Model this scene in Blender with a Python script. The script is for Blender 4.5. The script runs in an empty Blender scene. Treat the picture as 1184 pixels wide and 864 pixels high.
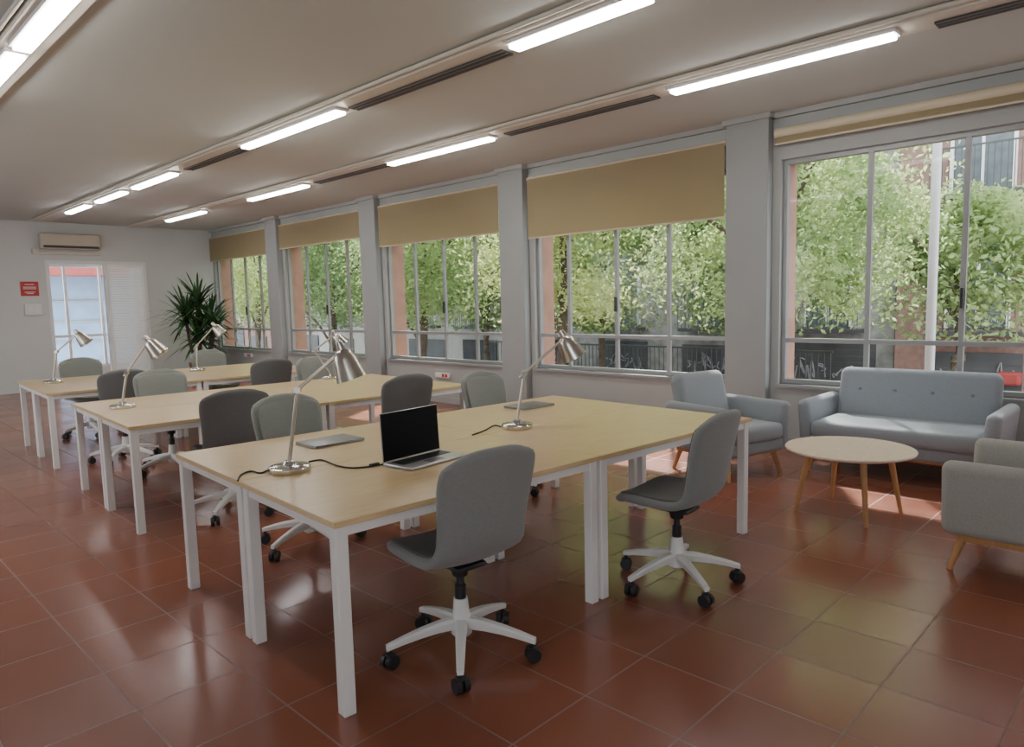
import bpy, bmesh, math, random
from mathutils import Vector, Matrix
random.seed(7)
rad = math.radians
C = bpy.context.scene.collection
# ------------------------------------------------------------------ camera
FL, YAW, PIT, ROL, E = 816.53, rad(45.746), rad(5.832), rad(1.418), 1.5
F = Vector((math.sin(YAW)*math.cos(PIT), math.cos(YAW)*math.cos(PIT), -math.sin(PIT)))
R0 = Vector((math.cos(YAW), -math.sin(YAW), 0)); U0 = R0.cross(F)
RR = math.cos(ROL)*R0 - math.sin(ROL)*U0; UU = math.sin(ROL)*R0 + math.cos(ROL)*U0
cd = bpy.data.cameras.new('camera'); cam = bpy.data.objects.new('camera', cd); C.objects.link(cam)
cd.sensor_width = 36; cd.lens = FL/1184*36; cd.clip_end = 300
M = Matrix((RR, UU, -F)).transposed().to_4x4(); M.translation = (0, 0, E); cam.matrix_world = M
bpy.context.scene.camera = cam
def at(u, v, ax, val):
    d = F + RR*((u-592)/FL) - UU*((v-432)/FL)
    o = Vector((0, 0, E)); t = (val-o[ax])/d[ax]
    return o + d*t
H, XP, XW, YB = 3.24, 6.753, 6.87, 16.016
XL, YF = -2.0, -3.2
# ------------------------------------------------------------------ materials
def newmat(name):
    m = bpy.data.materials.new(name); m.use_nodes = True
    nt = m.node_tree; b = nt.nodes['Principled BSDF']
    return m, nt, b
def mat(name, col, rough=.5, metal=0, var=.08, scale=6, stretch=(1, 1, 1), bump=0, bscale=None, sheen=0, coat=0, spec=None):
    m, nt, b = newmat(name)
    tc = nt.nodes.new('ShaderNodeTexCoord'); mp = nt.nodes.new('ShaderNodeMapping'); mp.inputs['Scale'].default_value = stretch
    nz = nt.nodes.new('ShaderNodeTexNoise'); nz.inputs['Scale'].default_value = scale; nz.inputs['Detail'].default_value = 4
    rp = nt.nodes.new('ShaderNodeValToRGB')
    rp.color_ramp.elements[0].position = .3; rp.color_ramp.elements[1].position = .7
    rp.color_ramp.elements[0].color = (*[c*(1-var) for c in col], 1); rp.color_ramp.elements[1].color = (*[min(1, c*(1+var)) for c in col], 1)
    L = nt.links.new
    L(tc.outputs['Object'], mp.inputs[0]); L(mp.outputs[0], nz.inputs['Vector']); L(nz.outputs['Fac'], rp.inputs[0]); L(rp.outputs[0], b.inputs['Base Color'])
    b.inputs['Roughness'].default_value = rough; b.inputs['Metallic'].default_value = metal
    if spec is not None: b.inputs['Specular IOR Level'].default_value = spec
    if sheen: b.inputs['Sheen Weight'].default_value = sheen
    if coat: b.inputs['Coat Weight'].default_value = coat
    if bump:
        n2 = nt.nodes.new('ShaderNodeTexNoise'); n2.inputs['Scale'].default_value = bscale or scale
        bp = nt.nodes.new('ShaderNodeBump'); bp.inputs['Strength'].default_value = bump; bp.inputs['Distance'].default_value = .004
        L(tc.outputs['Object'], n2.inputs['Vector']); L(n2.outputs['Fac'], bp.inputs['Height']); L(bp.outputs[0], b.inputs['Normal'])
    return m
def emit(name, col, s):
    m, nt, b = newmat(name)
    b.inputs['Base Color'].default_value = (.9, .9, .9, 1); b.inputs['Emission Color'].default_value = (*col, 1); b.inputs['Emission Strength'].default_value = s
    return m
def tilemat():
    m, nt, b = newmat('terracotta_tiles'); L = nt.links.new
    tc = nt.nodes.new('ShaderNodeTexCoord')
    def brick(c1, c2, mo):
        br = nt.nodes.new('ShaderNodeTexBrick'); br.offset = 0; br.squash = 1
        br.inputs['Scale'].default_value = 1; br.inputs['Brick Width'].default_value = .4; br.inputs['Row Height'].default_value = .4
        br.inputs['Mortar Size'].default_value = .004; br.inputs['Mortar Smooth'].default_value = .1; br.inputs['Bias'].default_value = 0
        br.inputs['Color1'].default_value = c1; br.inputs['Color2'].default_value = c2; br.inputs['Mortar'].default_value = mo
        L(tc.outputs['Object'], br.inputs['Vector']); return br
    br = brick((.285, .098, .054, 1), (.245, .084, .047, 1), (.235, .115, .08, 1))
    b3 = brick((.20, .20, .20, 1), (.27, .27, .27, 1), (.5, .5, .5, 1))
    nz = nt.nodes.new('ShaderNodeTexNoise'); nz.inputs['Scale'].default_value = 1.1; nz.inputs['Detail'].default_value = 2
    rp = nt.nodes.new('ShaderNodeValToRGB'); rp.color_ramp.elements[0].color = (.92, .92, .92, 1); rp.color_ramp.elements[1].color = (1, 1, 1, 1)
    mx = nt.nodes.new('ShaderNodeMix'); mx.data_type = 'RGBA'; mx.blend_type = 'MULTIPLY'; mx.inputs[0].default_value = 1
    L(tc.outputs['Object'], nz.inputs['Vector']); L(nz.outputs['Fac'], rp.inputs[0])
    L(br.outputs['Color'], mx.inputs[6]); L(rp.outputs[0], mx.inputs[7]); L(mx.outputs[2], b.inputs['Base Color'])
    L(b3.outputs['Color'], b.inputs['Roughness'])
    b.inputs['Specular IOR Level'].default_value = .95
    b.inputs['Specular Tint'].default_value = (.86, .84, 1, 1)
    bp = nt.nodes.new('ShaderNodeBump'); bp.inputs['Strength'].default_value = .25; bp.inputs['Distance'].default_value = .002; bp.invert = True
    L(br.outputs['Fac'], bp.inputs['Height']); L(bp.outputs[0], b.inputs['Normal'])
    return m
def glassmat():
    m = bpy.data.materials.new('window_glass'); m.use_nodes = True; nt = m.node_tree; nt.nodes.clear()
    o = nt.nodes.new('ShaderNodeOutputMaterial'); t = nt.nodes.new('ShaderNodeBsdfTransparent'); g = nt.nodes.new('ShaderNodeBsdfGlossy')
    g.inputs['Roughness'].default_value = .05; t.inputs[0].default_value = (.96, .97, .97, 1)
    x = nt.nodes.new('ShaderNodeMixShader'); x.inputs[0].default_value = .006
    nt.links.new(t.outputs[0], x.inputs[1]); nt.links.new(g.outputs[0], x.inputs[2]); nt.links.new(x.outputs[0], o.inputs[0])
    return m
def twoside(name, c1, c2, tr, scale, p0=.35, p1=.65):
    m = bpy.data.materials.new(name); m.use_nodes = True; nt = m.node_tree; nt.nodes.clear(); L = nt.links.new
    o = nt.nodes.new('ShaderNodeOutputMaterial'); d = nt.nodes.new('ShaderNodeBsdfDiffuse'); t = nt.nodes.new('ShaderNodeBsdfTranslucent')
    tc = nt.nodes.new('ShaderNodeTexCoord'); nz = nt.nodes.new('ShaderNodeTexNoise'); nz.inputs['Scale'].default_value = scale; nz.inputs['Detail'].default_value = 5
    rp = nt.nodes.new('ShaderNodeValToRGB'); rp.color_ramp.elements[0].position = p0; rp.color_ramp.elements[1].position = p1
    rp.color_ramp.elements[0].color = (*c1, 1); rp.color_ramp.elements[1].color = (*c2, 1)
    x = nt.nodes.new('ShaderNodeMixShader'); x.inputs[0].default_value = tr
    L(tc.outputs['Object'], nz.inputs['Vector']); L(nz.outputs['Fac'], rp.inputs[0]); L(rp.outputs[0], d.inputs[0]); L(rp.outputs[0], t.inputs[0])
    L(d.outputs[0], x.inputs[1]); L(t.outputs[0], x.inputs[2]); L(x.outputs[0], o.inputs[0])
    return m
MT = dict(
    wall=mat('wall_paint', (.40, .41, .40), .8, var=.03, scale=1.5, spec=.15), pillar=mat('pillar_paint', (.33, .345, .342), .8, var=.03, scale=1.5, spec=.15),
    backwall=mat('back_wall_paint', (.64, .65, .64), .8, var=.03, scale=1.2, spec=.15),
    ceil=mat('ceiling_paint', (.55, .585, .565), .9, var=.015, scale=.8, spec=.05), terr=mat('terracotta_render', (.40, .225, .165), .8, var=.12, scale=5),
    floor=tilemat(), white=mat('white_powder_coat', (.80, .79, .77), .4, var=.02), whitep=mat('white_plastic', (.78, .77, .74), .35, var=.02), shutw=mat('white_shutter_paint', (.90, .90, .89), .4, var=.01),
    cream=mat('cream_metal', (.64, .60, .52), .45, var=.03), acb=mat('beige_plastic', (.56, .50, .40), .45, var=.03), alu=mat('aluminium_frame', (.30, .31, .31), .4, .2, var=.04),
    oak=mat('oak_veneer', (.67, .495, .265), .28, var=.10, scale=5, stretch=(1.0, 16, 16)),
    beech=mat('pale_beech', (.74, .585, .465), .4, var=.09, scale=6, stretch=(1.5, 14, 2)), legwood=mat('oiled_leg_wood', (.46, .235, .09), .4, var=.15, scale=8, stretch=(8, 8, 1)),
    fab=mat('heather_grey_fabric', (.225, .228, .222), .95, var=.08, scale=160, bump=.2, bscale=420, sheen=.2),
    pad_shade=mat('shaded_pad_fabric', (.105, .103, .10), .95, var=.1, scale=160, bump=.2, bscale=420, sheen=.1),  # inner seat cloth, its shadow painted in as a darker colour
    fab_shade=mat('shaded_grey_fabric', (.155, .155, .15), .95, var=.1, scale=160, bump=.2, bscale=420, sheen=.1),  # same grey chair cloth with shade put into the colour
    fab_lit=mat('lit_grey_fabric', (.24, .253, .23), .95, var=.1, scale=160, bump=.2, bscale=420, sheen=.2),  # same grey chair cloth, lit tone put into the colour
    sofa=mat('blue_grey_upholstery', (.255, .287, .315), .95, var=.12, scale=180, bump=.5, bscale=400, sheen=.25),
    arm1=mat('cool_grey_upholstery', (.245, .268, .285), .95, var=.12, scale=180, bump=.5, bscale=400, sheen=.25),
    arm_lit=mat('warm_lit_upholstery', (.35, .35, .315), .95, var=.12, scale=180, bump=.5, bscale=400, sheen=.25),  # same grey-blue cloth, warm light put into its colour
    tuft=mat('tuft_button_fabric', (.20, .225, .25), .95, var=.1),
    black=mat('black_plastic', (.018, .018, .02), .45, var=.1), rubber=mat('black_rubber', (.012, .012, .012), .6, var=.1),
    screen=mat('dark_screen', (.004, .004, .005), .5, var=.02, spec=.08), silver=mat('silver_aluminium', (.55, .55, .56), .35, .7, var=.02),
    dsilver=mat('space_grey_aluminium', (.24, .24, .24), .4, .7, var=.03), nickel=mat('brushed_nickel', (.56, .53, .48), .28, 1, var=.04, scale=30), chrome=mat('polished_steel', (.66, .66, .66), .14, 1, var=.02),
    blind=twoside('tan_blind_fabric', (.54, .46, .30), (.57, .485, .32), .55, .9), blind2=mat('tan_tube', (.60, .52, .38), .6, var=.02),
    vent=mat('dark_vent', (.05, .046, .042), .6, var=.1), ventslat=mat('vent_slat', (.16, .15, .14), .5, var=.1), glass=glassmat(), tube=emit('fluorescent_diffuser', (1, .97, .92), 32), fill_glow=emit('annex_fill_glow', (1, .98, .95), 18),
    red=mat('red_sign', (.50, .03, .03), .45, var=.04), dred=mat('dull_red_canvas', (.30, .045, .04), .8, var=.1), signw=mat('sign_white', (.8, .8, .78), .5, var=.02), soil=mat('soil', (.03, .02, .015), .95, var=.3, scale=40),
    pot=mat('terracotta_pot', (.33, .16, .09), .7, var=.1), yucca=mat('dark_leaf', (.03, .085, .025), .45, var=.35, scale=9),
    leaf1=twoside('leaf_bright', (.26, .37, .16), (.50, .60, .29), .58, .9), leaf2=twoside('leaf_mid', (.17, .26, .12), (.37, .47, .22), .58, .9), leaf3=twoside('leaf_yellow', (.33, .42, .16), (.62, .66, .32), .58, .9),
    bark=mat('bark', (.11, .085, .065), .9, var=.3, scale=8, bump=.8), asphalt=mat('asphalt', (.12, .12, .12), .9, var=.15, scale=20), pave=mat('pavement', (.36, .34, .32), .85, var=.1, scale=5),
    brick=mat('brick_red_facade', (.24, .14, .115), .85, var=.18, scale=7), stone=mat('grey_stone_facade', (.27, .265, .255), .85, var=.3, scale=4), pale=mat('pale_facade', (.36, .345, .32), .85, var=.08, scale=2),
    shut=mat('roller_shutter_grey', (.075, .075, .08), .6, var=.25, scale=2), shut2=mat('roller_shutter_pale', (.18, .18, .185), .6, var=.25, scale=2), shut3=mat('dark_opening', (.035, .035, .04), .7, var=.3, scale=2),
    winb=mat('far_window', (.10, .12, .14), .35, var=.2), rail=mat('black_iron', (.06, .06, .06), .5),
    blueb=mat('pale_blue_render', (.27, .40, .57), .8, var=.12, scale=2), awn=mat('red_awning', (.38, .09, .08), .8, var=.08), graf=mat('graffiti_pale', (.24, .24, .255), .8, var=.3, scale=3),
    post=mat('galvanised_post', (.50, .52, .52), .5, .1, var=.05))
# ------------------------------------------------------------------ mesh helpers
def merge(bm, t, mtx=None):
    if mtx is not None: bmesh.ops.transform(t, matrix=mtx, verts=t.verts)
    me = bpy.data.meshes.new('tmp'); t.to_mesh(me); t.free(); bm.from_mesh(me); bpy.data.meshes.remove(me)
def box(bm, c, s, bev=0, seg=2, mtx=None):
    t = bmesh.new(); bmesh.ops.create_cube(t, size=1); bmesh.ops.scale(t, vec=s, verts=t.verts)
    if bev: bmesh.ops.bevel(t, geom=t.edges[:], offset=bev, segments=seg, profile=.5, affect='EDGES')
    bmesh.ops.translate(t, vec=c, verts=t.verts); merge(bm, t, mtx)
def b2(bm, x0, x1, y0, y1, z0, z1, bev=0, seg=2):
    box(bm, ((x0+x1)/2, (y0+y1)/2, (z0+z1)/2), (abs(x1-x0), abs(y1-y0), abs(z1-z0)), bev, seg)
def tube(bm, p, q, r1, r2=None, seg=14):
    p, q = Vector(p), Vector(q); d = q-p; r2 = r1 if r2 is None else r2
    t = bmesh.new(); bmesh.ops.create_cone(t, cap_ends=True, segments=seg, radius1=r1, radius2=r2, depth=d.length)
    merge(bm, t, Matrix.Translation((p+q)/2) @ d.to_track_quat('Z', 'Y').to_matrix().to_4x4())
def ball(bm, c, r, sc=(1, 1, 1), sub=2):
    t = bmesh.new(); bmesh.ops.create_icosphere(t, subdivisions=sub, radius=r); bmesh.ops.scale(t, vec=sc, verts=t.verts); bmesh.ops.translate(t, vec=c, verts=t.verts); merge(bm, t)
def lathe(bm, prof, mtx=None, seg=32):
    t = bmesh.new(); rings = []
    for r, z in prof:
        rings.append([t.verts.new((r*math.cos(2*math.pi*k/seg), r*math.sin(2*math.pi*k/seg), z)) for k in range(seg)])
    for a, b in zip(rings, rings[1:]):
        for k in range(seg): t.faces.new((a[k], a[(k+1) % seg], b[(k+1) % seg], b[k]))
    if prof[0][0] > 0: t.faces.new(rings[0][::-1])
    if prof[-1][0] > 0: t.faces.new(rings[-1])
    bmesh.ops.recalc_face_normals(t, faces=t.faces); merge(bm, t, mtx)
def path(bm, pts, r, seg=8):
    pts = [Vector(p) for p in pts]; fine = []
    n = len(pts)
    for i in range(n-1):
        p0, p1, p2, p3 = pts[max(0, i-1)], pts[i], pts[i+1], pts[min(n-1, i+2)]
        for k in range(6):
            t = k/6; fine.append(.5*((2*p1)+(p2-p0)*t+(2*p0-5*p1+4*p2-p3)*t*t+(3*p1-p0-3*p2+p3)*t**3))
    fine.append(pts[-1]); t = bmesh.new(); rings = []
    for i, p in enumerate(fine):
        d = fine[min(i+1, len(fine)-1)]-fine[max(i-1, 0)]; q = d.to_track_quat('Z', 'Y')
        rings.append([t.verts.new(p+q @ Vector((r*math.cos(2*math.pi*k/seg), r*math.sin(2*math.pi*k/seg), 0))) for k in range(seg)])
    for a, b in zip(rings, rings[1:]):
        for k in range(seg): t.faces.new((a[k], a[(k+1) % seg], b[(k+1) % seg], b[k]))
    t.faces.new(rings[0][::-1]); t.faces.new(rings[-1]); bmesh.ops.recalc_face_normals(t, faces=t.faces); merge(bm, t)
def obj(name, bm, m, parent=None, smooth=False):
    me = bpy.data.meshes.new(name); bm.to_mesh(me); bm.free()
    if smooth:
        for p in me.polygons: p.use_smooth = True
        me.set_sharp_from_angle(angle=rad(40))
    me.materials.append(m); o = bpy.data.objects.new(name, me); C.objects.link(o)
    if parent: o.parent = parent
    return o
def B(): return bmesh.new()
def tag(o, label, cat, group=None, kind=None):
    o['label'] = label; o['category'] = cat
    if group: o['group'] = group
    if kind: o['kind'] = kind
    return o
def thing(name, label, cat, loc=(0, 0, 0), rz=0, group=None, kind=None):
    o = bpy.data.objects.new(name, None); C.objects.link(o); o.location = loc; o.rotation_euler = (0, 0, rz); o.empty_display_size = .1
    return tag(o, label, cat, group, kind)
def struct(name, bm, m, label, cat, parent=None):
    o = obj(name, bm, m, parent)
    if not parent: tag(o, label, cat, kind='structure')
    return o
def dup(root, loc, rz, label, group=None):
    r = root.copy(); C.objects.link(r); r.location = loc; r.rotation_euler = (0, 0, rz); r['label'] = label
    if group: r['group'] = group
    for ch in list(root.children):
        c = ch.copy(); C.objects.link(c); c.parent = r
        for g in ch.children:
            d = g.copy(); C.objects.link(d); d.parent = c
    return r
# ------------------------------------------------------------------ room shell
b = B(); b2(b, XL, XW, YF, YB, -.12, 0); struct('floor', b, MT['floor'], 'glossy terracotta square tile floor of the work room', 'floor')
b = B(); b2(b, XL-.1, XW+.5, YF-.1, YB+.2, H, H+.15); struct('ceiling', b, MT['ceil'], 'pale painted ceiling carrying the light rows', 'ceiling')
FAR = [3.504+3.256*k for k in range(-2, 4)]          # far edges of the pillars
PW = .44
ZB, ZT = .62, 2.80
wins = []                                            # (y0,y1)
for k in range(len(FAR)):
    y0 = FAR[k]; y1 = (FAR[k]+3.256-PW-.08) if k < len(FAR)-1 else YB-.10
    wins.append((y0, y1))
def pierced(bm, x0, x1, ws, zb, zt):
    b2(bm, x0, x1, YF, YB, -.0, zb); b2(bm, x0, x1, YF, YB, zt, H)
    e = YF
    for y0, y1 in ws:
        if y0 > e: b2(bm, x0, x1, e, y0, zb, zt)
        e = y1
    b2(bm, x0, x1, e, YB, zb, zt)
b = B(); pierced(b, XW, XW+.10, wins, ZB, ZT); wr = struct('wall_right', b, MT['wall'], 'grey painted window wall on the right side', 'wall')
b = B(); pierced(b, XW+.10, XW+.38, wins, ZB, ZT); b2(b, XW+.10, XW+.38, YF, YB, -3.0, 0); obj('outer_facing', b, MT['terr'], wr)
PLAB = ['behind the camera side', 'past the right frame edge', 'nearest in view, between armchair and sofa window', 'second in view from the sofa', 'third in view from the sofa', 'slimmest looking, next to the yucca window']
for k, fy in enumerate(FAR):
    b = B(); b2(b, XP, XW+.02, fy-PW, fy, 0, H, .006, 1)
    o = struct('trim_%d' % (k+1), b, MT['pillar'], 'square grey pillar of the window wall, '+PLAB[k], 'pillar')
b = B(); b2(b, XW-.05, XW, YF, YB, H-.05, H)
for fy in FAR: b2(b, XP-.03, XW, fy-PW-.03, fy+.03, H-.05, H)
struct('trim_8', b, MT['wall'], 'thin cornice between window wall and ceiling', 'cornice')
b = B(); b2(b, XW-.015, XW, YF, YB, 0, .09)
for fy in FAR: b2(b, XP-.015, XW, fy-PW-.015, fy+.015, 0, .09)
struct('baseboard_right', b, MT['wall'], 'grey baseboard below the window wall', 'baseboard')
b = B()
for y0, y1 in wins: b2(b, XW-.05, XW+.10, y0, y1, ZB-.03, ZB)
struct('trim_9', b, MT['alu'], 'narrow sills under the windows', 'window sill')
XG = XW+.08
WL = ['behind the frame edge', 'above the sofa', 'behind the armchair', 'second after the armchair', 'third after the armchair', 'nearest the yucca']
mull = {1: [2.19, 1.44, .72], 2: [5.72, 4.99, 4.28]}
for k, (y0, y1) in enumerate(wins):
    root = thing('window_%d' % (k+1), 'aluminium framed street window, '+WL[k], 'window', (XG, 0, 0), kind='structure')
    b = B(); w = .045
    b2(b, -.03, .03, y0, y1, ZT-w, ZT); b2(b, -.03, .03, y0, y1, ZB, ZB+w); b2(b, -.03, .03, y0, y0+w, ZB+w, ZT-w); b2(b, -.03, .03, y1-w, y1, ZB+w, ZT-w)
    ms = mull.get(k) or [y0+(y1-y0)*j/4 for j in (1, 2, 3)]
    for j, m in enumerate(ms):
        b2(b, -.02, .02, m-.021, m+.021, ZB+w, ZT-w)
    b2(b, -.026, .026, y0+w, y1-w, 1.028, 1.07)
    obj('frame', b, MT['alu'], root)
    b = B(); b2(b, -.003, .003, y0+.01, y1-.01, ZB+.01, ZT-.01); obj('glass', b, MT['glass'], root)
    b = B(); m = ms[1]; b2(b, -.05, -.02, m-.012, m+.012, 1.35, 1.52, .004); obj('handle', b, MT['black'], root)
# back wall with doorway
DX0, DX1, DZ = 3.67, 5.40, 2.47
b = B(); b2(b, XL, DX0, YB, YB+.14, 0, H); b2(b, DX1, XW+.38, YB, YB+.14, 0, H); b2(b, DX0, DX1, YB, YB+.14, DZ, H)
struct('wall_back', b, MT['backwall'], 'pale back wall with the doorway', 'wall')
b = B(); b2(b, XL, DX0-.06, YB-.015, YB, 0, .09); b2(b, DX1+.06, XW, YB-.015, YB, 0, .09); struct('baseboard_back', b, MT['backwall'], 'pale baseboard along the back wall', 'baseboard')
FILLW = [(-2.4, .2), (6.2, 8.4), (10.2, 12.4)]  # unseen left-wall windows, added so daylight fills the shadows
b = B(); pierced(b, XL-.12, XL, FILLW, .9, 2.85); struct('wall_left', b, MT['backwall'], 'pale wall with added fill windows on the left side', 'wall')
for k, (y0, y1) in enumerate(FILLW):
    root = thing('window_%d' % (k+8), 'white framed window number %d added to the left wall for fill light' % (k+1), 'window', (XL-.06, 0, 0), kind='structure')
    b = B()
    for y in (y0+.03, (y0+y1)/2, y1-.03): b2(b, -.03, .03, y-.03, y+.03, .9, 2.85)
    for z in (.93, 2.82): b2(b, -.028, .028, y0, y1, z-.03, z+.03)
    obj('frame', b, MT['white'], root)
b = B(); b2(b, XL, XW+.42, YF-.12, YF, 0, H); struct('wall_front', b, MT['backwall'], 'plain pale wall behind the camera', 'wall')
d = thing('door_1', 'white framed glazed doorway with a slatted side leaf in the back wall', 'door', (0, YB, 0), kind='structure')
b = B(); b2(b, DX0-.05, DX0+.01, -.02, .15, 0, DZ-.02); b2(b, DX1-.02, DX1+.04, -.02, .15, 0, DZ-.02); b2(b, DX0-.05, DX1+.04, -.02, .15, DZ-.02, DZ+.04); b2(b, 4.65, 4.69, .02, .12, 0, DZ-.02)
obj('door_frame', b, MT['white'], d)
b = B(); b2(b, 4.69, 4.73, .0, .04, 0, DZ-.02); b2(b, 5.34, 5.38, .0, .04, 0, DZ-.02); b2(b, 4.73, 5.34, .0, .04, DZ-.07, DZ-.02); b2(b, 4.73, 5.34, .0, .04, 0, .1)
for i in range(46):
    box(b, (0, 0, 0), (.61, .004, .047), 0, 1, Matrix.Translation((5.035, .015, .125+i*.05)) @ Matrix.Rotation(rad(-20), 4, 'X'))
obj('slatted_leaf', b, MT['shutw'], d)
# small room beyond the door
b = B(); b2(b, 2.6, 6.6, YB+.14, 18.8, -.1, 0); struct('floor_annex', b, MT['floor'], 'tiled floor of the small room beyond the doorway', 'floor')
b = B(); b2(b, 2.6, 6.6, YB+.14, 18.9, 2.7, 2.8); struct('ceiling_annex', b, MT['backwall'], 'white ceiling of the small room beyond the doorway', 'ceiling')
b = B(); b2(b, 2.5, 2.6, YB+.14, 18.9, 0, 2.8); b2(b, 6.6, 6.7, YB+.14, 18.9, 0, 2.8)
b2(b, 2.6, 3.9, 18.8, 18.9, 0, 2.8); b2(b, 6.1, 6.6, 18.8, 18.9, 0, 2.8); b2(b, 3.9, 6.1, 18.8, 18.9, 0, .2); b2(b, 3.9, 6.1, 18.8, 18.9, 2.6, 2.8)
struct('wall_annex', b, MT['backwall'], 'white walls of the small room beyond the doorway', 'wall')
w7 = thing('window_7', 'white framed window seen through the doorway', 'window', (0, 18.85, 0), kind='structure')
b = B()
for x in (3.93, 4.62, 5.35, 6.07): b2(b, x-.03, x+.03, -.03, .03, .2, 2.6)
for z in (.23, .95, 2.57): b2(b, 3.9, 6.1, -.028, .028, z-.03, z+.03)
obj('frame', b, MT['white'], w7)
b = B(); b2(b, 3.93, 6.07, -.003, .003, .23, 2.57); obj('glass', b, MT['glass'], w7)
t = thing('ceiling_light', 'square white fill light added in the room beyond the doorway', 'ceiling light', (5.6, 17.5, 2.7))  # added glowing panel that brightens the doorway and slats
b = B(); b2(b, -.32, .32, -.32, .32, -.05, 0, .006, 1); obj('housing', b, MT['white'], t)
b = B(); b2(b, -.29, .29, -.29, .29, -.062, -.05); obj('diffuser', b, MT['fill_glow'], t)
# ------------------------------------------------------------------ desks
TH = rad(-3.477); Ld, Wd = 1.44, .864
COR = [(1.284, 2.146), (1.521, 5.016), (1.679, 7.804)]
def tl(i, a, bb, z=0):
    ex = Vector((math.cos(TH), math.sin(TH), 0)); ey = Vector((-math.sin(TH), math.cos(TH), 0))
    return Vector((*COR[i], z))+ex*a+ey*bb
g = .002; q0 = .013
def make_desk(label):
    t = thing('desk', label, 'desk')
    b = B(); b2(b, g, Ld-g, g, Wd-g, .716, .74, .002, 1); obj('tabletop', b, MT['oak'], t)
    b = B()
    b2(b, .06, Ld-.06, .02, .05, .676, .716); b2(b, .06, Ld-.06, Wd-.05, Wd-.02, .676, .716); b2(b, .02, .05, .06, Wd-.06, .676, .716); b2(b, Ld-.05, Ld-.02, .06, Wd-.06, .676, .716)
    obj('frame', b, MT['white'], t)
    for x in (q0, Ld-.05-q0):
        for y in (q0, Wd-.05-q0):
            b = B(); b2(b, x, x+.05, y, y+.05, 0, .716, .003, 1); obj('leg', b, MT['white'], t)
    return t
dl = {
 (0, 0, 0): 'oak desk with white legs in the front cluster holding the open laptop', (0, 1, 0): 'empty oak desk of the front cluster nearest the coffee table',
 (0, 0, 1): 'oak desk of the front cluster with a closed laptop beside the lamp nearest the camera', (0, 1, 1): 'oak desk of the front cluster with a closed laptop, on the windows side',
 (1, 0, 0): 'oak desk of the middle cluster at the aisle end, on the camera side', (1, 1, 0): 'oak desk of the middle cluster at the window end, on the camera side',
 (1, 0, 1): 'oak desk of the middle cluster at the aisle end, on the doorway side', (1, 1, 1): 'oak desk of the middle cluster at the window end, on the doorway side',
 (2, 0, 0): 'oak desk of the rear cluster at the aisle end, on its camera side', (2, 1, 0): 'oak desk of the rear cluster at the window end, on its camera side',
 (2, 0, 1): 'oak desk of the rear cluster at the aisle end, nearest the doorway', (2, 1, 1): 'oak desk of the rear cluster nearest the potted yucca'}
proto = None
for (i, a, bb), lab in dl.items():
    p = tl(i, a*Ld, bb*Wd)
    if proto is None: proto = make_desk(lab); o = proto
    else: o = dup(proto, p, TH, lab)
    o.location = p; o.rotation_euler = (0, 0, TH); o['group'] = ['desks of the front cluster', 'desks of the middle cluster', 'desks of the rear cluster'][i]
# ------------------------------------------------------------------ office chairs
PROF = [(.268, .418, .185), (.257, .449, .213), (.18, .465, .234), (.07, .460, .240), (-.03, .453, .238), (-.10, .456, .230), (-.155, .476, .220), (-.192, .510, .212), (-.216, .56, .208), (-.231, .63, .214), (-.246, .70, .224), (-.263, .77, .229), (-.279, .82, .222), (-.287, .848, .192)]
PROF = [(y, .45+(z-.45)*1.24 if i > 5 else z, w*1.05) for i, (y, z, w) in enumerate(PROF)]
def shellgrid(rows, off=0, wk=1):
    bm = B(); n = 12; gr = []
    for i in rows:
        y, z, w = PROF[i]; r = []
        back = max(0, min(1, (i-5)/3))
        for k in range(n+1):
            t = -1+2*k/n
            yy = y+back*.055*t*t; zz = z+(1-back)*.024*t*t
            if i >= 10: zz -= .05*((i-9)/4)**1.5*abs(t)**3
            if i <= 1: yy -= .035*abs(t)**2.6
            r.append(bm.verts.new((w*wk*t, yy+off*back, zz+off*(1-back))))
        gr.append(r)
    for a, c in zip(gr, gr[1:]):
        for k in range(n): bm.faces.new((a[k], a[k+1], c[k+1], c[k]))
    bmesh.ops.recalc_face_normals(bm, faces=bm.faces)
    return bm
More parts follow.
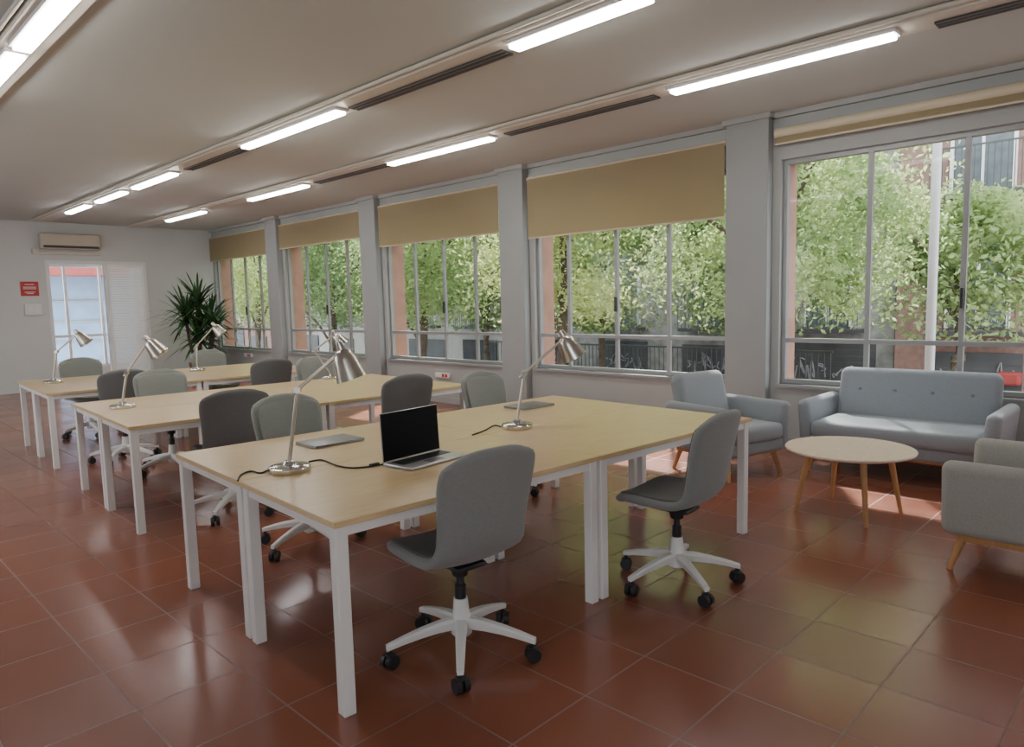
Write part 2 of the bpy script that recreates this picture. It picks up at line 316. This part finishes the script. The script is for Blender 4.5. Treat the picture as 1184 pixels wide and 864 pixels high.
def make_chair(label, fab, pad):
    t = thing('office_chair', label, 'chair')
    o = obj('seat_shell', shellgrid(range(14)), fab, t, True)
    s = o.modifiers.new('s', 'SOLIDIFY'); s.thickness = .048; s.offset = 0
    s = o.modifiers.new('u', 'SUBSURF'); s.levels = 1; s.render_levels = 1
    o = obj('seat_pad', shellgrid(range(1, 13), .0225, .91), pad, t, True)
    s = o.modifiers.new('s', 'SOLIDIFY'); s.thickness = .010; s.offset = 0
    s = o.modifiers.new('u', 'SUBSURF'); s.levels = 1; s.render_levels = 1
    b = B(); box(b, (0, -.01, .407), (.15, .17, .022), .008); tube(b, (0, 0, .35), (0, 0, .40), .032, .045); tube(b, (.06, .02, .40), (.2, .03, .398), .006, seg=8); obj('tilt_mechanism', b, MT['black'], t, True)
    b = B(); tube(b, (0, 0, .24), (0, 0, .31), .024, seg=20); tube(b, (0, 0, .31), (0, 0, .38), .016, seg=16); obj('gas_column', b, MT['black'], t, True)
    b = B(); lathe(b, [(.034, .085), (.044, .095), (.044, .15), (.036, .19), (.030, .25)])
    for k in range(5):
        a = 2*math.pi*k/5+.3; m = Matrix.Rotation(a, 4, 'Z')
        tt = bmesh.new(); rg = []
        for f in (0, .25, .5, .75, 1):
            hw = .027-.012*f; hh = .024-.012*f; zc = .145-.055*f**1.6; x = .03+.295*f
            rg.append([tt.verts.new((x, sy*hw*q, zc+sz*hh)) for sy, sz, q in ((-1, -1, .8), (1, -1, .8), (1, .5, 1), (.6, 1, 1), (-.6, 1, 1), (-1, .5, 1))])
        for a1, c1 in zip(rg, rg[1:]):
            for q in range(6): tt.faces.new((a1[q], a1[(q+1) % 6], c1[(q+1) % 6], c1[q]))
        tt.faces.new(rg[0][::-1]); tt.faces.new(rg[-1]); bmesh.ops.recalc_face_normals(tt, faces=tt.faces); merge(b, tt, m)
    obj('star_base', b, MT['white'], t, True)
    for k in range(5):
        a = 2*math.pi*k/5+.3; c = Vector((math.cos(a)*.312, math.sin(a)*.312, 0)); n = Vector((-math.sin(a+.5), math.cos(a+.5), 0))
        b = B()
        for s in (-1, 1): tube(b, c+n*.006*s+Vector((0, 0, .032)), c+n*.028*s+Vector((0, 0, .032)), .032, .030, 18)
        tube(b, c+Vector((0, 0, .03)), c+Vector((0, 0, .08)), .010, seg=10); box(b, c+Vector((0, 0, .057)), (.038, .038, .022), .008)
        obj('caster', b, MT['black'], t, True)
    return t
CH = [ # table, a, b, facing deg from +Y clockwise, style, label
 (0, .62, .09, 6, 0, 'grey shell office chair drawn up to the open laptop, nearest the camera'),
 (0, 1.90, -.12, -4, 0, 'grey shell office chair at the front cluster beside the coffee table'),
 (0, .81, 1.86, 180, 2, 'lit-toned grey shell chair across the front cluster from the open laptop'),
 (0, 2.52, 1.93, 178, 2, 'lit-toned grey shell chair at the far side of the front cluster, before the windows'),
 (1, .68, .06, 12, 3, 'shade-toned grey shell chair tucked to the middle cluster directly behind the nearest lamp'),
 (1, 1.98, -.12, 6, 3, 'shade-toned grey shell chair at the window end of the middle cluster, camera side'),
 (1, .80, 1.86, 184, 2, 'lit-toned grey shell chair on the far side of the middle cluster, aisle end'),
 (1, 2.45, 1.93, 176, 2, 'lit-toned grey shell chair on the far side of the middle cluster, window end'),
 (2, .62, -.10, 8, 3, 'shade-toned grey shell chair at the aisle end of the rear cluster, camera side'),
 (2, 2.08, -.10, 4, 3, 'shade-toned grey shell chair at the window end of the rear cluster, camera side'),
 (2, .72, 1.90, 180, 2, 'lit-toned grey shell chair in front of the doorway at the rear cluster'),
 (2, 2.26, 1.90, 180, 2, 'lit-toned grey shell chair in front of the potted yucca at the rear cluster')]
prot = {}
for i, a, bb, fc, st, lab in CH:
    p = tl(i, a, bb); rz = -rad(fc)
    if st not in prot:
        o = prot[st] = make_chair(lab, {0: MT['fab'], 2: MT['fab_lit'], 3: MT['fab_shade']}[st], {0: MT['pad_shade'], 2: MT['fab_lit'], 3: MT['pad_shade']}[st]); o.location = p; o.rotation_euler = (0, 0, rz)
    else: o = dup(prot[st], p, rz, lab)
    o['group'] = 'office chairs around the desks'
# ------------------------------------------------------------------ desk lamps
def make_lamp(label, el, jt, ax):
    t = thing('desk_lamp', label, 'lamp')
    b = B(); lathe(b, [(.092, 0), (.095, .004), (.095, .022), (.088, .028), (.03, .034), (.022, .05), (0, .052)]); obj('base', b, MT['chrome'], t, True)
    b = B(); p0 = Vector((0, 0, .04)); p1 = Vector((el[0], 0, el[1])); p2 = Vector((jt[0], 0, jt[1]))
    tube(b, p0, p1, .009); obj('lower_arm', b, MT['nickel'], t, True)
    b = B(); tube(b, p1+(p1-p2)*.12, p2, .0085); obj('upper_arm', b, MT['nickel'], t, True)
    b = B(); tube(b, p1+Vector((0, -.02, 0)), p1+Vector((0, .02, 0)), .016); tube(b, p1+Vector((0, .02, 0)), p1+Vector((0, .035, 0)), .010); obj('joint', b, MT['nickel'], t, True)
    d = Vector(ax).normalized(); q = d.to_track_quat('Z', 'Y').to_matrix().to_4x4()
    m = Matrix.Translation(p2-d*.05) @ q
    b = B(); lathe(b, [(0, 0), (.016, .002), (.020, .02), (.022, .042), (.036, .05), (.046, .065), (.053, .09), (.060, .12), (.067, .15), (.073, .178), (.0745, .184), (.071, .182), (.058, .13), (.044, .075), (.02, .058), (0, .058)], m)
    sh = obj('lamp_shade', b, MT['nickel'], t, True)
    b = B(); lathe(b, [(0, .058), (.014, .066), (.014, .085), (.028, .12), (.024, .142), (0, .15)], m, 16); obj('bulb', b, MT['signw'], sh, True)
    return t
hd = math.atan2(-.62, .78)
LP = [((335, 545), 'nickel desk lamp nearest the camera on the front cluster, beside a closed laptop', (.055, .38), (.265, .55), (.30, 0, -.95), hd),
      ((598, 495), 'nickel desk lamp on the front cluster nearest the armchairs', (.05, .33), (.30, .535), (.45, 0, -.85), hd),
      ((142, 472), 'nickel desk lamp at the aisle end of the middle cluster', (.05, .28), (.23, .52), (.6, 0, -.8), hd),
      ((383, 438), 'nickel desk lamp at the window end of the middle cluster', (-.16, .30), (.06, .46), (.6, 0, -.8), hd),
      ((62, 443), 'nickel desk lamp on the rear cluster close to the doorway', (.06, .34), (.29, .53), (.6, 0, -.8), hd),
      ((228, 429), 'nickel desk lamp on the rear cluster in front of the potted yucca', (.02, .32), (.24, .55), (.6, 0, -.8), hd)]
for (u, v), lab, el, jt, ax, h in LP:
    t = make_lamp(lab, el, jt, ax); p = at(u, v, 2, .74); t.location = p; t.rotation_euler = (0, 0, h); t['group'] = 'desk lamps'
# ------------------------------------------------------------------ laptops
hl, hr = at(441, 539, 2, .745), at(511, 521, 2, .745); dirx = (hr-hl).normalized(); wl = (hr-hl).length
ang = math.atan2(dirx.y, dirx.x)
t = thing('laptop', 'open silver laptop with a black screen beside the nearest lamp', 'laptop', ((hl+hr)/2).to_tuple()[:2]+(.74,), ang)
w = min(.38, max(.29, wl)); dp = .19
b = B(); b2(b, -w/2, w/2, -dp, 0, .002, .016, .005, 2); base = obj('base', b, MT['silver'], t, True)
b = B(); b2(b, -w*.43, w*.43, -.108, -.02, .0155, .0168); obj('keyboard', b, MT['black'], base)
b = B(); b2(b, -.05, .05, -.178, -.12, .0158, .0166); obj('trackpad', b, MT['dsilver'], base)
ml = Matrix.Translation((0, 0, .014)) @ Matrix.Rotation(rad(-3), 4, 'X')
b = B(); box(b, (0, .004, .118), (w, .006, .234), .0025, 2, ml); lid = obj('lid', b, MT['silver'], t, True)
b = B(); box(b, (0, .0003, .119), (w-.006, .0016, .226), 0, 2, ml); obj('screen', b, MT['screen'], lid)
def closed(label, uv, ang, w=.31, d=.215, m='dsilver'):
    p = at(*uv, 2, .748); t = thing('laptop', label, 'laptop', (p.x, p.y, .74), ang)
    b = B(); b2(b, -w/2, w/2, -d/2, d/2, .002, .009, .003, 2); obj('base', b, MT[m], t, True)
    b = B(); b2(b, -w/2, w/2, -d/2, d/2, .0095, .0155, .003, 2); obj('lid', b, MT[m], t, True)
closed('closed grey laptop lying between the nearest lamp and the open laptop', (382, 510), TH+rad(4))
closed('closed dark laptop lying beside the lamp near the armchairs', (612, 469), TH+rad(2))
def cord(name, label, uvs, z=.744, r=.004):
    b = B(); path(b, [at(u, v, 2, z) for u, v in uvs], r); o = obj(name, b, MT['rubber'], None, True); tag(o, label, 'cable')
    return o
cord('power_cord', 'black cord running from the nearest lamp toward the aisle edge', [(314, 541), (302, 547), (290, 545), (279, 549), (275, 556)])
cord('charging_cable', 'black charging cable with a plug reaching the open laptop', [(357, 534), (372, 532), (388, 538), (405, 541), (424, 540), (443, 537)])
cord('power_cord', 'black cord of the lamp near the armchairs lying to its left', [(583, 495), (572, 492), (560, 498), (546, 503)])
p = at(433, 538, 2, .745); b = B(); box(b, (p.x, p.y, .748), (.05, .022, .014), .004); tag(obj('cable_plug', b, MT['rubber'], None, True), 'small black plug on the cable beside the open laptop', 'plug')
# ------------------------------------------------------------------ sofa and armchairs
def make_seat(name, label, cat, w, d, m, nb, loc, rz, tilt=13):
    t = thing(name, label, cat, loc, rz); at_ = .10
    b = B(); b2(b, -w/2+.05, w/2-.05, -d/2+.06, d/2-.03, .20, .31, .03, 3); obj('seat_frame', b, m, t, True)
    b = B(); b2(b, -w/2+at_, w/2-at_, -d/2+.14, d/2, .30, .44, .045, 4); obj('seat_cushion', b, m, t, True)
    mb = Matrix.Translation((0, -d/2+.16, .28)) @ Matrix.Rotation(rad(tilt), 4, 'X')
    b = B(); box(b, (0, 0, .285), (w-.19, .15, .57), .07, 6, mb); bk = obj('backrest', b, m, t, True)
    for j in range(nb):
        x = (j-(nb-1)/2)*(w-.2)/(nb+.3)
        b = B(); ball(b, mb @ Vector((x, .075, .37)), .015, (1, .5, 1)); obj('button', b, MT['tuft'], bk, True)
    for s in (-1, 1):
        ma = Matrix.Translation((s*(w/2-.06), 0, .22)) @ Matrix.Rotation(rad(5*s), 4, 'Y')
        b = B(); box(b, (0, .005, .19), (.105, d-.05, .40), .05, 6, ma); obj('armrest', b, m, t, True)
        for y in (-1, 1):
            b = B(); tube(b, (s*(w/2-.12), y*(d/2-.12), .215), (s*(w/2-.075), y*(d/2-.06), 0), .024, .014, 16); obj('leg', b, MT['legwood'], t, True)
    b = B(); b2(b, -w/2+.1, w/2-.1, d/2-.14, d/2-.10, .175, .21); b2(b, -w/2+.1, w/2-.1, -d/2+.10, -d/2+.14, .175, .21)
    for s in (-1, 1): b2(b, s*(w/2-.07), s*(w/2-.11), -d/2+.10, d/2-.10, .172, .208)
    obj('under_rail', b, MT['legwood'], t)
    return t
make_seat('sofa', 'blue-grey two-seat sofa with buttoned back under the window', 'sofa', 1.42, .80, MT['sofa'], 4, (6.33, 1.695, 0), rad(90))
make_seat('armchair', 'blue-grey armchair beside the pillar and the far end of the sofa', 'armchair', .76, .76, MT['arm1'], 0, (5.57, 2.87, 0), rad(180-16), 15)
make_seat('armchair', 'grey armchair coloured as warmly lit, with wooden legs cut by the frame edge', 'armchair', .82, .80, MT['arm_lit'], 0, (4.61, .56, 0), rad(0))
t = thing('coffee_table', 'low round pale wood coffee table with splayed legs before the sofa', 'coffee table', (4.99, 1.667, 0))
b = B(); lathe(b, [(0, .428), (.385, .428), (.405, .436), (.41, .446), (.405, .452), (0, .452)], None, 64); obj('tabletop', b, MT['beech'], t, True)
b = B(); box(b, (0, 0, .412), (.60, .05, .03), .004); box(b, (0, 0, .412), (.05, .60, .03), .004); obj('cross_rail', b, MT['legwood'], t)
for k in range(4):
    a = rad(45+90*k-8); b = B(); tube(b, (.26*math.cos(a), .26*math.sin(a), .426), (.345*math.cos(a), .345*math.sin(a), 0), .022, .013, 16); obj('leg', b, MT['legwood'], t, True)
# ------------------------------------------------------------------ ceiling rows
ROWX = {1: 3.54, 2: 5.24, 3: 1.23}
def ly(u, v, r):
    return at(u, v, 0, ROWX[r]).y
lights = {1: [((594, 53), (757, -5)), ((285, 171), (398, 131)), ((154, 219), (209, 202)), ((112, 236), (150, 223)), ((78, 248), (107, 239))],
          2: [((777, 107), (1040, 40)), ((452, 191), (572, 161)), ((290, 232), (357, 215)), ((195, 256), (238, 246))],
          3: [((30, 74), (110, -48))]}
vents = {1: [((402, 126), (580, 65)), ((212, 200), (284, 175))], 2: [((582, 156), (755, 114)), ((1080, 27), (1250, -17)), ((362, 213), (447, 193))], 3: []}
ORD = ['nearest the camera', 'second from the camera', 'third from the camera', 'fourth from the camera', 'fifth from the camera']
RN = {1: 'middle row', 2: 'row nearest the windows', 3: 'leftmost row'}
for r, X in ROWX.items():
    t = thing('lighting_rail', 'cream ceiling rail of the %s of lights' % RN[r], 'rail', (X, 0, 0))
    b = B(); b2(b, -.13, .13, YF+.1, YB-.35, H-.045, H, .006, 1); obj('rail_body', b, MT['cream'], t)
    b = B(); tube(b, (-.16, YF+.1, H-.02), (-.16, YB-.3, H-.02), .016); obj('conduit', b, MT['cream'], t, True)
    ys = [tuple(sorted((ly(*a, r), ly(*c, r)))) for a, c in lights[r]]
    if r == 3:
        y0, y1 = ys[0]; ys = [(y0, y1), (y1+.1, y1+1.5)]
    for n, (y0, y1) in enumerate(ys):
        y1 = min(y1, YB-.4)
        if r == 1 and n >= 2: y0 += .12; y1 -= .12
        f = thing('ceiling_light', 'long white fluorescent light, %s in the %s' % (ORD[n], RN[r]), 'ceiling light', (X-.02, 0, 0), 0, 'fluorescent lights of the ceiling rows')
        b = B(); b2(b, -.07, .07, y0, y1, H-.07, H-.045, .004, 1); obj('housing', b, MT['white'], f)
        b = B(); b2(b, -.05, .05, y0+.02, y1-.02, H-.095, H-.07, .008, 2); obj('diffuser', b, MT['tube'], f)
    for n, (a, c) in enumerate(vents[r]):
        y0, y1 = sorted((ly(*a, r), ly(*c, r)))
        f = thing('ceiling_vent', 'dark slotted air vent, %s in the %s' % (['between the two nearest tubes', 'at the frame corner', 'farthest one'][n] if r == 2 else ['nearer one', 'farther one'][n], RN[r]), 'vent', (X+.06, 0, 0), 0, 'slot vents of the ceiling rows')
        b = B(); b2(b, -.055, .055, y0, y1, H-.058, H-.045); obj('vent_body', b, MT['vent'], f)
        b = B()
        for x in (-.05, 0, .05): b2(b, x-.004, x+.004, y0, y1, H-.062, H-.056)
        obj('slat', b, MT['ventslat'], f)
# ------------------------------------------------------------------ blinds
for k, z, lab in [(1, 2.945, 'tan roller blind rolled almost fully up above the sofa window'), (2, 2.31, 'large tan roller blind lowered furthest, behind the armchair'),
                  (3, 2.43, 'tan roller blind on the second window after the armchair'), (4, 2.62, 'tan roller blind on the third window after the armchair'), (5, 2.56, 'tan roller blind on the window near the yucca')]:
    y0, y1 = wins[k]; y1 += .05
    t = thing('roller_blind', lab, 'blind', (XW-.055, 0, 0), 0, 'roller blinds')
    b = B(); tube(b, (0, y0+.02, 3.04), (0, y1-.02, 3.04), .03 if k != 1 else .05, seg=20); obj('roll', b, MT['blind2'], t, True)
    b = B(); b2(b, -.031, -.029, y0+.03, y1-.03, z, 3.04); obj('blind_fabric', b, MT['blind'], t)
    b = B(); b2(b, -.037, -.023, y0+.03, y1-.03, z-.02, z, .004); obj('bottom_bar', b, MT['blind2'], t)
# ------------------------------------------------------------------ things on the back wall
t = thing('air_conditioner', 'cream wall air conditioner above the doorway', 'air conditioner', (0, YB, 0))
b = B(); b2(b, 3.54, 4.57, -.20, 0, 2.72, 3.02, .035, 4); obj('body', b, MT['acb'], t, True)
b = B(); b2(b, 3.58, 4.53, -.204, -.19, 2.74, 2.785); obj('air_outlet', b, MT['vent'], t)
b = B(); b2(b, 3.42, 3.54, -.06, 0, 2.64, 2.72, .01); b2(b, 3.42, 4.6, -.05, 0, 2.62, 2.67, .01); obj('pipe_cover', b, MT['cream'], t)
t = thing('safety_sign', 'red safety sign with white lines on the back wall left of the doorway', 'sign', (0, YB, 0))
b = B(); b2(b, 3.19, 3.48, -.012, 0, 1.83, 2.10); obj('plate', b, MT['red'], t)
b = B()
for z, x0, x1 in ((2.045, 3.26, 3.41), (1.995, 3.23, 3.44), (1.965, 3.23, 3.44), (1.90, 3.25, 3.42), (1.875, 3.28, 3.39)): b2(b, x0, x1, -.014, -.011, z-.006, z+.006)
obj('lettering', b, MT['signw'], t)
t = thing('switch_box', 'white switch box under the red safety sign', 'switch', (0, YB, 0))
b = B(); b2(b, 3.22, 3.50, -.04, 0, 1.46, 1.68, .01); obj('casing', b, MT['whitep'], t, True)
b = B(); b2(b, 3.27, 3.35, -.046, -.038, 1.52, 1.62, .003); b2(b, 3.37, 3.45, -.046, -.038, 1.52, 1.62, .003); obj('rocker', b, MT['signw'], t)
for (u, v), lab in [((512, 434), 'white and red socket box on the wall beyond the middle cluster'), ((287, 411), 'white and red socket box on the wall near the yucca')]:
    p = at(u, v, 0, XW-.03); t = thing('socket_box', lab, 'socket', (XW, p.y, p.z), 0, 'wall socket boxes')
    b = B(); b2(b, -.05, 0, -.16, .16, -.04, .04, .006); obj('casing', b, MT['whitep'], t, True)
    for y in (-.1, -.03, .04, .11):
        b = B(); b2(b, -.055, -.048, y-.025, y+.025, -.025, .025, .003); obj('socket', b, MT['red'] if y < .03 else MT['signw'], t)
# ------------------------------------------------------------------ potted yucca
t = thing('potted_yucca', 'tall dark green potted yucca in the back corner', 'plant', (5.97, 14.85, 0))
b = B(); lathe(b, [(.15, 0), (.17, .02), (.21, .34), (.22, .35), (.22, .40), (.195, .40), (.19, .34), (0, .34)]); obj('pot', b, MT['pot'], t, True)
b = B(); lathe(b, [(0, .36), (.19, .355), (.19, .34)]); obj('soil', b, MT['soil'], t)
tops = [(.05, .02, 1.5), (-.2, .05, 1.25), (.26, -.06, 1.2), (0, .05, .85), (.2, -.3, 1.0)]
b = B()
for x, y, z in tops: path(b, [(x*.3, y*.3, .34), (x*.8, y*.6, z*.6), (x, y, z)], .03)
obj('trunk', b, MT['bark'], t, True)
b = B()
for x, y, z in tops:
    for k in range(76):
        az = random.uniform(0, 6.283); el = random.uniform(-.3, 1.35); L = random.uniform(.55, .92); w = random.uniform(.026, .044)
        h = Vector((math.cos(az), math.sin(az), 0)); s = Vector((-math.sin(az), math.cos(az), 0)); pr = None
        L = min(L, (.86-x)/max(.05, h.x*math.cos(el))) if h.x > 0 else L
        for j in range(6):
            q = j/5; p = Vector((x, y, z-.1+k*.004))+h*(L*q*math.cos(el))+Vector((0, 0, L*q*math.sin(el)-.28*L*q*q)); ww = w*(1-q)**.6*(.6+q) if j < 5 else .001
            a, c = b.verts.new(p+s*ww), b.verts.new(p-s*ww)
            if pr: b.faces.new((pr[0], a, c, pr[1]))
            pr = (a, c)
obj('leaves', b, MT['yucca'], t)
# ------------------------------------------------------------------ outside
ZG = -2.6
b = B(); b2(b, 7.3, 60, -40, 70, ZG-.1, ZG); struct('ground_street', b, MT['asphalt'], 'grey asphalt street outside the windows', 'street')
b = B(); b2(b, 15.5, 18.2, -30, 60, ZG, ZG+.14); struct('ground_pavement', b, MT['pave'], 'pale pavement along the buildings across the street', 'pavement')
def leaves(n, rx, ry, z0, z1, seed, s0, s1, nb=46, fill=.25):
    rnd = random.Random(seed); blobs = []; U = rnd.uniform; G = rnd.gauss
    hz, mz = (z1-z0)/2, (z0+z1)/2
    def sup():
        while True:
            x, y, z = U(-1, 1), U(-1, 1), U(-1, 1)
            if x**4+y**4+z**4 < 1: return x, y, z
    for k in range(nb):
        br = U(.35, .8); x, y, z = sup(); blobs.append((x*(rx-br), y*(ry-br), mz+z*(hz-br), br))
    V = []; Fc = []
    for k in range(n):
        if rnd.random() < fill:
            x, y, z = sup(); px, py, pz = x*rx*.97, y*ry*.97, mz+z*hz*.97
        else:
            cx, cy, cz, q = rnd.choice(blobs); x, y, z = G(0, 1), G(0, 1), G(0, 1); l = q*U(.45, 1)/math.sqrt(x*x+y*y+z*z+1e-9)
            px, py, pz = cx+x*l, cy+y*l, cz+z*l
        n1 = Vector((G(0, 1), G(0, 1), G(0, 1)+.8)).normalized(); a = n1.cross(Vector((G(0, 1), G(0, 1), G(0, 1)))).normalized(); c2 = n1.cross(a)
        s = U(s0, s1); a *= s; c2 *= s*.5; i = len(V)
        V += [(px+a.x, py+a.y, pz+a.z), (px+c2.x, py+c2.y, pz+c2.z), (px-a.x, py-a.y, pz-a.z), (px-c2.x, py-c2.y, pz-c2.z)]; Fc.append((i, i+1, i+2, i+3))
    me = bpy.data.meshes.new('crown'); me.from_pydata(V, [], Fc); me.update()
    return me
TREES = [(10.7, 4.6, 1.7, 2.3, 0), (10.8, 9.05, 1.9, 2.1, 2), (10.7, 13.3, 1.9, 2.1, 0), (10.8, 17.55, 1.9, 2.1, 1), (10.7, 21.8, 1.9, 2.1, 2), (11.0, 26.2, 2.0, 2.2, 0),
         (14.9, 6.9, 1.9, 2.1, 1), (14.9, 11.15, 1.9, 2.1, 0), (14.8, 15.4, 1.9, 2.1, 1), (14.9, 19.65, 1.9, 2.1, 0), (14.9, 24.0, 1.9, 2.2, 1), (15.0, 29, 2.0, 2.7, 2), (14.9, 3.1, 1.5, 1.6, 0)]
TL = ['leafy tree just behind the pale lamp post', 'bright yellow-green tree filling the window behind the armchair', 'leafy tree seen through the second window after the armchair', 'deeper green tree seen through the third window after the armchair', 'yellow-green tree seen through the far windows', 'leafy tree far along the near side of the street',
      'deeper green tree across the street behind the lamp post tree', 'leafy tree across the street behind the armchair window', 'deep green tree across the street behind the blinds', 'leafy tree across the street behind the far windows', 'deep green tree far across the street', 'yellow-green tree furthest along the street', 'leafy tree in front of the red brick building']
for j, (x, y, rx, ry, mt) in enumerate(TREES):
    near = x < 12; low = j == 12
    t = thing('street_tree', TL[j], 'tree', (x, y, ZG), 0, 'trees along the street')
    me = leaves(33000 if near else (10000 if low else 25000), rx, ry, 3.4 if near else 3.1, 9.8 if near else (6.0 if low else 8.8), 20+j, *((.032, .064) if near else (.045, .085)), 52 if near else (18 if low else 44))
    me.materials.append([MT['leaf1'], MT['leaf2'], MT['leaf3']][mt]); o = bpy.data.objects.new('crown', me); C.objects.link(o); o.parent = t
    b = B(); hh = 4.5 if low else 7
    path(b, [(0, 0, 0), (.06, .03, 1.4), (-.03, .05, 2.8), (.05, 0, hh*.65), (.0, .05, hh)], .09)
    for k in range(4 if low else 6):
        a = k*1.05+j; q = .25 if low else .5; path(b, [(0, 0, 2.9+q*k), (.5*math.cos(a), .5*math.sin(a), 3.7+q*1.05*k), (1.1*math.cos(a), 1.1*math.sin(a), 4.2+q*1.1*k)], .035)
    obj('trunk', b, MT['bark'], t, True)
t = thing('lamp_post', 'pale tall street lamp post outside the sofa window', 'lamp post', (8.9, 2.14, ZG))
b = B(); tube(b, (0, 0, 0), (0, 0, 7.5), .055, .045); tube(b, (0, 0, 0), (0, 0, .5), .11); obj('pole', b, MT['post'], t, True)
b = B(); path(b, [(0, 0, 7.4), (0, -.2, 7.8), (0, -.9, 8.0)], .04); box(b, (0, -1.1, 8.0), (.22, .6, .12), .04); obj('lantern', b, MT['post'], t, True)
def building(label, y0, y1, m, hgt, seed, X=18.5):
    rnd = random.Random(seed); t = thing('apartment_building', label, 'building', (X, 0, ZG), 0, 'buildings across the street')
    b = B(); b2(b, 0, 6, y0, y1, 0, hgt); obj('facade', b, m, t)
    n = max(2, int((y1-y0)/2.7)); st = (y1-y0)/n
    for k in range(n):
        yc = y0+(k+.5)*st; hw = rnd.uniform(.85, 1.2); ht = rnd.uniform(2.45, 2.85)
        b = B(); b2(b, -.05, .05, yc-hw, yc+hw, 0, ht)
        for q in range(int(ht/.16)): b2(b, -.065, -.05, yc-hw, yc+hw, .05+q*.16, .11+q*.16)
        sm = rnd.choice(['shut', 'shut2', 'shut3', 'shut'])
        sh = obj('shutter', b, MT[sm], t)
        if sm != 'shut2' and y0 < 18:
            b = B(); yy = yc-hw+.1
            while yy < yc+hw-.3:
                r1 = rnd.uniform(.10, .2); zz = 2.05+rnd.uniform(-.15, .2); pts = []
                for q in range(rnd.randint(4, 6)): pts.append((-.068, yy+rnd.uniform(0, 2*r1), zz+rnd.uniform(-.3, .3)))
                path(b, pts, .02, 6); yy += r1*rnd.uniform(1.1, 2.0)
            obj('graffiti', b, MT['graf'], sh)
        for fl in range(int((hgt-3)/3)):
            z = 3.25+fl*3
            b = B(); b2(b, -.03, .03, yc-.55, yc+.55, z, z+2.0); wn = obj('window', b, MT['winb'], t)
            b = B(); b2(b, -.07, .0, yc-.62, yc-.55, z, z+2.0); b2(b, -.07, 0, yc+.55, yc+.62, z, z+2.0); b2(b, -.07, 0, yc-.62, yc+.62, z+2, z+2.08); b2(b, -.06, 0, yc-.03, yc+.03, z, z+2); obj('window_frame', b, MT['whitep'], wn)
            b = B(); b2(b, -.55, 0, yc-.9, yc+.9, z-.15, z-.05); b2(b, -.55, -.52, yc-.9, yc+.9, z+.9, z+.94)
            for q in range(16): b2(b, -.54, -.525, yc-.9+q*.12-.008, yc-.9+q*.12+.008, z-.05, z+.92)
            obj('balcony', b, MT['rail'], t)
    return t
bt = building('red brick apartment building with balconies across from the sofa', -8, 5.2, MT['brick'], 16, 1)
p = at(1166, 438, 0, 18.3); b = B(); b2(b, -.35, 0, p.y-.22, p.y+.22, p.z-.14-ZG, p.z+.14-ZG, .05, 2); obj('red_canopy', b, MT['dred'], bt)
building('grey stone building with shutters across the street', 5.3, 18, MT['stone'], 13, 2, 18.8)
building('pale apartment building further along the street', 18.1, 34, MT['pale'], 15, 3)
building('distant brick apartment building at the end of the street', 34.1, 56, MT['brick'], 14, 4, 18.7)
t = thing('street_railing', 'dark iron railing on a low wall along the street behind the armchair window', 'railing', (17.3, 0, ZG+.14))
b = B(); b2(b, -.12, .12, 6.2, 18, 0, 1.5); obj('low_wall', b, MT['stone'], t)
b = B(); b2(b, -.03, .03, 6.2, 18, 2.55, 2.6); b2(b, -.03, .03, 6.2, 18, 1.6, 1.64)
for k in range(80): tube(b, (0, 6.25+k*.148, 1.5), (0, 6.25+k*.148, 2.6), .014, seg=6)
obj('bars', b, MT['rail'], t)
t = thing('rear_building', 'pale blue building behind the doorway window', 'building', (0, 24, ZG))
b = B(); b2(b, -2, 8.4, 0, 5, 0, 9); obj('facade', b, MT['blueb'], t)
b = B(); b2(b, 3.5, 8.2, -1.2, 0, 5.15, 5.45); obj('awning', b, MT['awn'], t)
b = B()
for z in (2.6, 3.2, 3.8, 4.4): b2(b, 4, 8.2, -.05, 0, z, z+.04)
obj('cladding_line', b, MT['pale'], t)
# ------------------------------------------------------------------ light
w = bpy.data.worlds.new('world'); bpy.context.scene.world = w; w.use_nodes = True
bg = w.node_tree.nodes['Background']; bg.inputs[0].default_value = (.90, .95, 1, 1); bg.inputs[1].default_value = 6.2
s = bpy.data.lights.new('sun', 'SUN'); s.energy = 22; s.angle = rad(2.0); s.color = (1, .96, .88); so = bpy.data.objects.new('sun', s); C.objects.link(so)
so.rotation_euler = Vector((-.55, -.36, -.75)).to_track_quat('-Z', 'Y').to_euler()
def portal(x, y0, y1, z0, z1, s):
    l = bpy.data.lights.new('portal', 'AREA'); l.shape = 'RECTANGLE'; l.size = z1-z0; l.size_y = y1-y0
    o = bpy.data.objects.new('portal', l); C.objects.link(o); o.location = (x, (y0+y1)/2, (z0+z1)/2); o.rotation_euler = (0, rad(90*s), 0); l.cycles.is_portal = True
for y0, y1 in wins: portal(XW+.45, y0, y1, ZB, ZT, 1)
for y0, y1 in FILLW: portal(XL-.14, y0, y1, .9, 2.85, -1)
